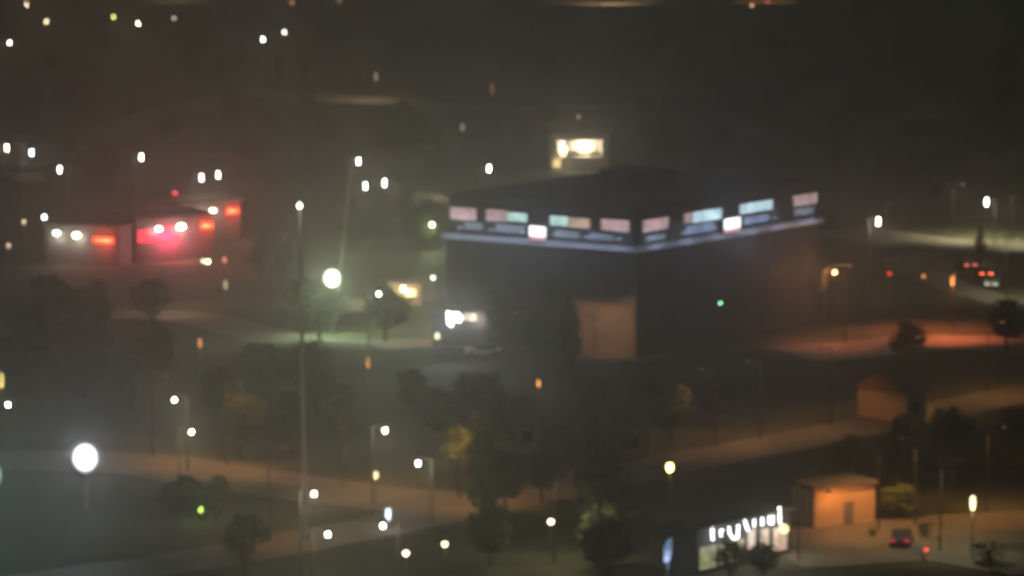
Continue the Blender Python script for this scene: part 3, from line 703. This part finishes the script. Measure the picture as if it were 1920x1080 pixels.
# ---------------------------------------------------------------- named trees, then the wood
T = [('tall', 1045, 690, 11, 1.0, 'tall dark tree hiding part of the orange lit wall of the corner building'),
     ('tall', 1072, 694, 7.5, .9, 'shorter dark tree against the orange lit wall, right of the tall one'),
     ('round', 1005, 700, 7.5, 1.1, 'bushy dark tree before the left face of the corner building'),
     ('tall', 930, 655, 9, .9, 'tall dark tree between the white booth and the corner building'),
     ('round', 722, 640, 6.2, 1.2, 'round dark tree just below the small lit kiosk'),
     ('round', 1700, 705, 6.0, .9, 'dark tree between the two orange lit patches of the right street'),
     ('round', 1888, 660, 6.0, 1.1, 'dark tree at the right end of the brightest orange patch'),
     ('round', 1369, 1092, 3.4, 1.1, 'round dark tree in front of the left half of the letter shop'),
     ('round', 1430, 1092, 3.2, 1.0, 'round dark tree in front of the right half of the letter shop'),
     ('round', 1685, 972, 3.0, 1.6, 'broad dark tree right of the orange lit wall'),
     ('bush', 1855, 1056, 1.9, 1.6, 'dark squat shrub at the right end of the lower drive'),
     ('bush', 1735, 1008, 1.4, 1.0, 'dark shrub right of the faint purplish red tail lights'),
     ('bush', 1636, 1008, 1.0, .8, 'small dark shrub on the verge below the orange wall'),
     ('round', 600, 640, 6.0, 1.3, 'green lit tree straight under the green white floodlight'),
     ('round', 660, 470, 6.5, 1.2, 'green lit tree behind the green white floodlight'),
     ('round', 560, 610, 5.5, 1.1, 'green lit tree left under the green white floodlight'),
     ('round', 340, 985, 4.2, 1.2, 'dark round tree left of the yellow green glow'),
     ('round', 405, 985, 4.2, 1.0, 'dark round tree right of the yellow green glow'),
     ('round', 750, 440, 7, 1.2, 'tree in the dark clump left of the yellow green lamp'),
     ('round', 700, 430, 6, 1.2, 'leftmost tree of the dark clump below the lamp pair'),
     ('tall', 800, 470, 8, 1.0, 'tree lit yellow green beside its lamp left of the corner building'),
     ('tall', 1838, 500, 6, .6, 'slim tree dividing the two greenish patches at right'),
     ('tall', 490, 520, 7, 1.0, 'tree faintly lit brown left of the green white floodlight'),
     ('tall', 540, 515, 6, .8, 'tree faintly lit brown closest to the green white floodlight'),
     ('round', 1522, 572, 6.0, 1.0, 'tree lit red orange at the right end of the corner building')]
for k_, x, y, h, wdt, lab in T: tree(k_, at(x, y), h, lab, wide=wdt)
q = at(379, 972); 
gt = tree('bush', q, 1.9, 'small shrub glowing yellow green from a ground lamp')
ul = thing('ground_lamp', (q.x, q.y-1.3, 0), 'small yellow green ground lamp under the glowing shrub', 'lamp')
MB().tube((0, 0, 0), (0, 0, .9), .12, .16).build('body', M['darkm'], ul); MB().ball((0, 0, 1.0), .2, .2, .32).build('lamp_glass', emit((.65, 1, .15), 2.4), ul, True)
light('lamp_light', ul, (0, -.1, 1.7), (.6, 1, .15), 160)

keep = [(x-14, y-14, x+14, y+16) for x, y, *_ in SL + PL]
keep += [(500, 440, 700, 640), (60, 370, 470, 505), (830, 350, 1545, 690), (1030, 250, 1140, 330), (650, 500, 900, 650), (1230, 930, 1920, 1080), (0, 780, 300, 1080),
         (1500, 600, 1920, 670), (1540, 480, 1600, 540), (1650, 480, 1900, 545), (1700, 430, 1920, 475), (1100, 0, 1250, 14), (360, 900, 400, 990), (560, 840, 585, 1015), (640, 300, 672, 520)]
def on_road(x, y):
    for pts, wd_ in (([(-60, 862), (240, 868), (420, 893), (640, 925), (900, 952)], 26), ([(-80, 1112), (300, 1060), (600, 1008), (950, 937), (1280, 866)], 16), ([(1280, 866), (1560, 812), (1960, 728)], 42), ([(-40, 628), (60, 600), (330, 592), (560, 640), (830, 645)], 12), ([(-40, 330), (420, 185), (700, 190), (960, 205), (1300, 190)], 9)):
        for (xa, ya), (xb, yb) in zip(pts, pts[1:]):
            if xa-10 <= x <= xb+10:
                yy = ya + (yb-ya)*(x-xa)/(xb-xa)
                if abs(y-yy) < wd_: return True
    return False
placed = []
LABS = [(lambda x, y: y < 330, 'dark unlit tree in the darkness across the top of the view', 'trees across the upper dark'),
        (lambda x, y: x < 820, 'dark unlit tree in the darkness left of the corner building', 'trees in the left dark'),
        (lambda x, y: x > 1250, 'dark unlit tree in the darkness right of and below the corner building', 'trees in the right dark'),
        (lambda x, y: True, 'dark unlit tree in the darkness straight below the corner building', 'trees below the corner building')]
n_ = 0
for _ in range(6000):
    if n_ >= 230: break
    x, y = rnd.uniform(-20, 1940), rnd.uniform(20, 1110)
    if rnd.random() > .35 + .65*(y/1080): continue
    kind = rnd.choice(['round', 'round', 'tall', 'round']); h = rnd.uniform(4.5, 7.5) if kind == 'round' else rnd.uniform(7, 9.5)
    q = at(x, y); k_ = F/q.y; hw = h*.42*k_; hh = h*k_
    if on_road(x, y) or on_road(x, y-hh*.6): continue
    if any(x+hw > a and x-hw < c and y > b and y-hh < d for a, b, c, d in keep): continue
    if any((q-p).length < 5 for p in placed): continue
    placed.append(q); n_ += 1
    lab, g = next((l, g) for f, l, g in LABS if f(x, y))
    tree(kind, q, h, lab, g)
print('trees', n_)
for v in protos.values():
    for p in v:
        if id(p) not in used:
            for ch in list(p.children): bpy.data.objects.remove(ch)
            bpy.data.objects.remove(p)

# ---------------------------------------------------------------- night haze
hz = MB().box(-600, 600, -140, 2440, -1.6, 74).build('haze', M['soil']); tag(hz, 'thin night haze over the whole town', 'haze', kind='stuff')
hm_ = bpy.data.materials.new('night_haze'); hm_.use_nodes = True; n = hm_.node_tree; n.nodes.clear()
pv = n.nodes.new('ShaderNodeVolumePrincipled'); pv.inputs['Density'].default_value = HAZE; pv.inputs['Color'].default_value = (.9, .9, .9, 1); pv.inputs['Anisotropy'].default_value = .9
oo = n.nodes.new('ShaderNodeOutputMaterial'); n.links.new(pv.outputs[0], oo.inputs['Volume']); hz.data.materials[0] = hm_
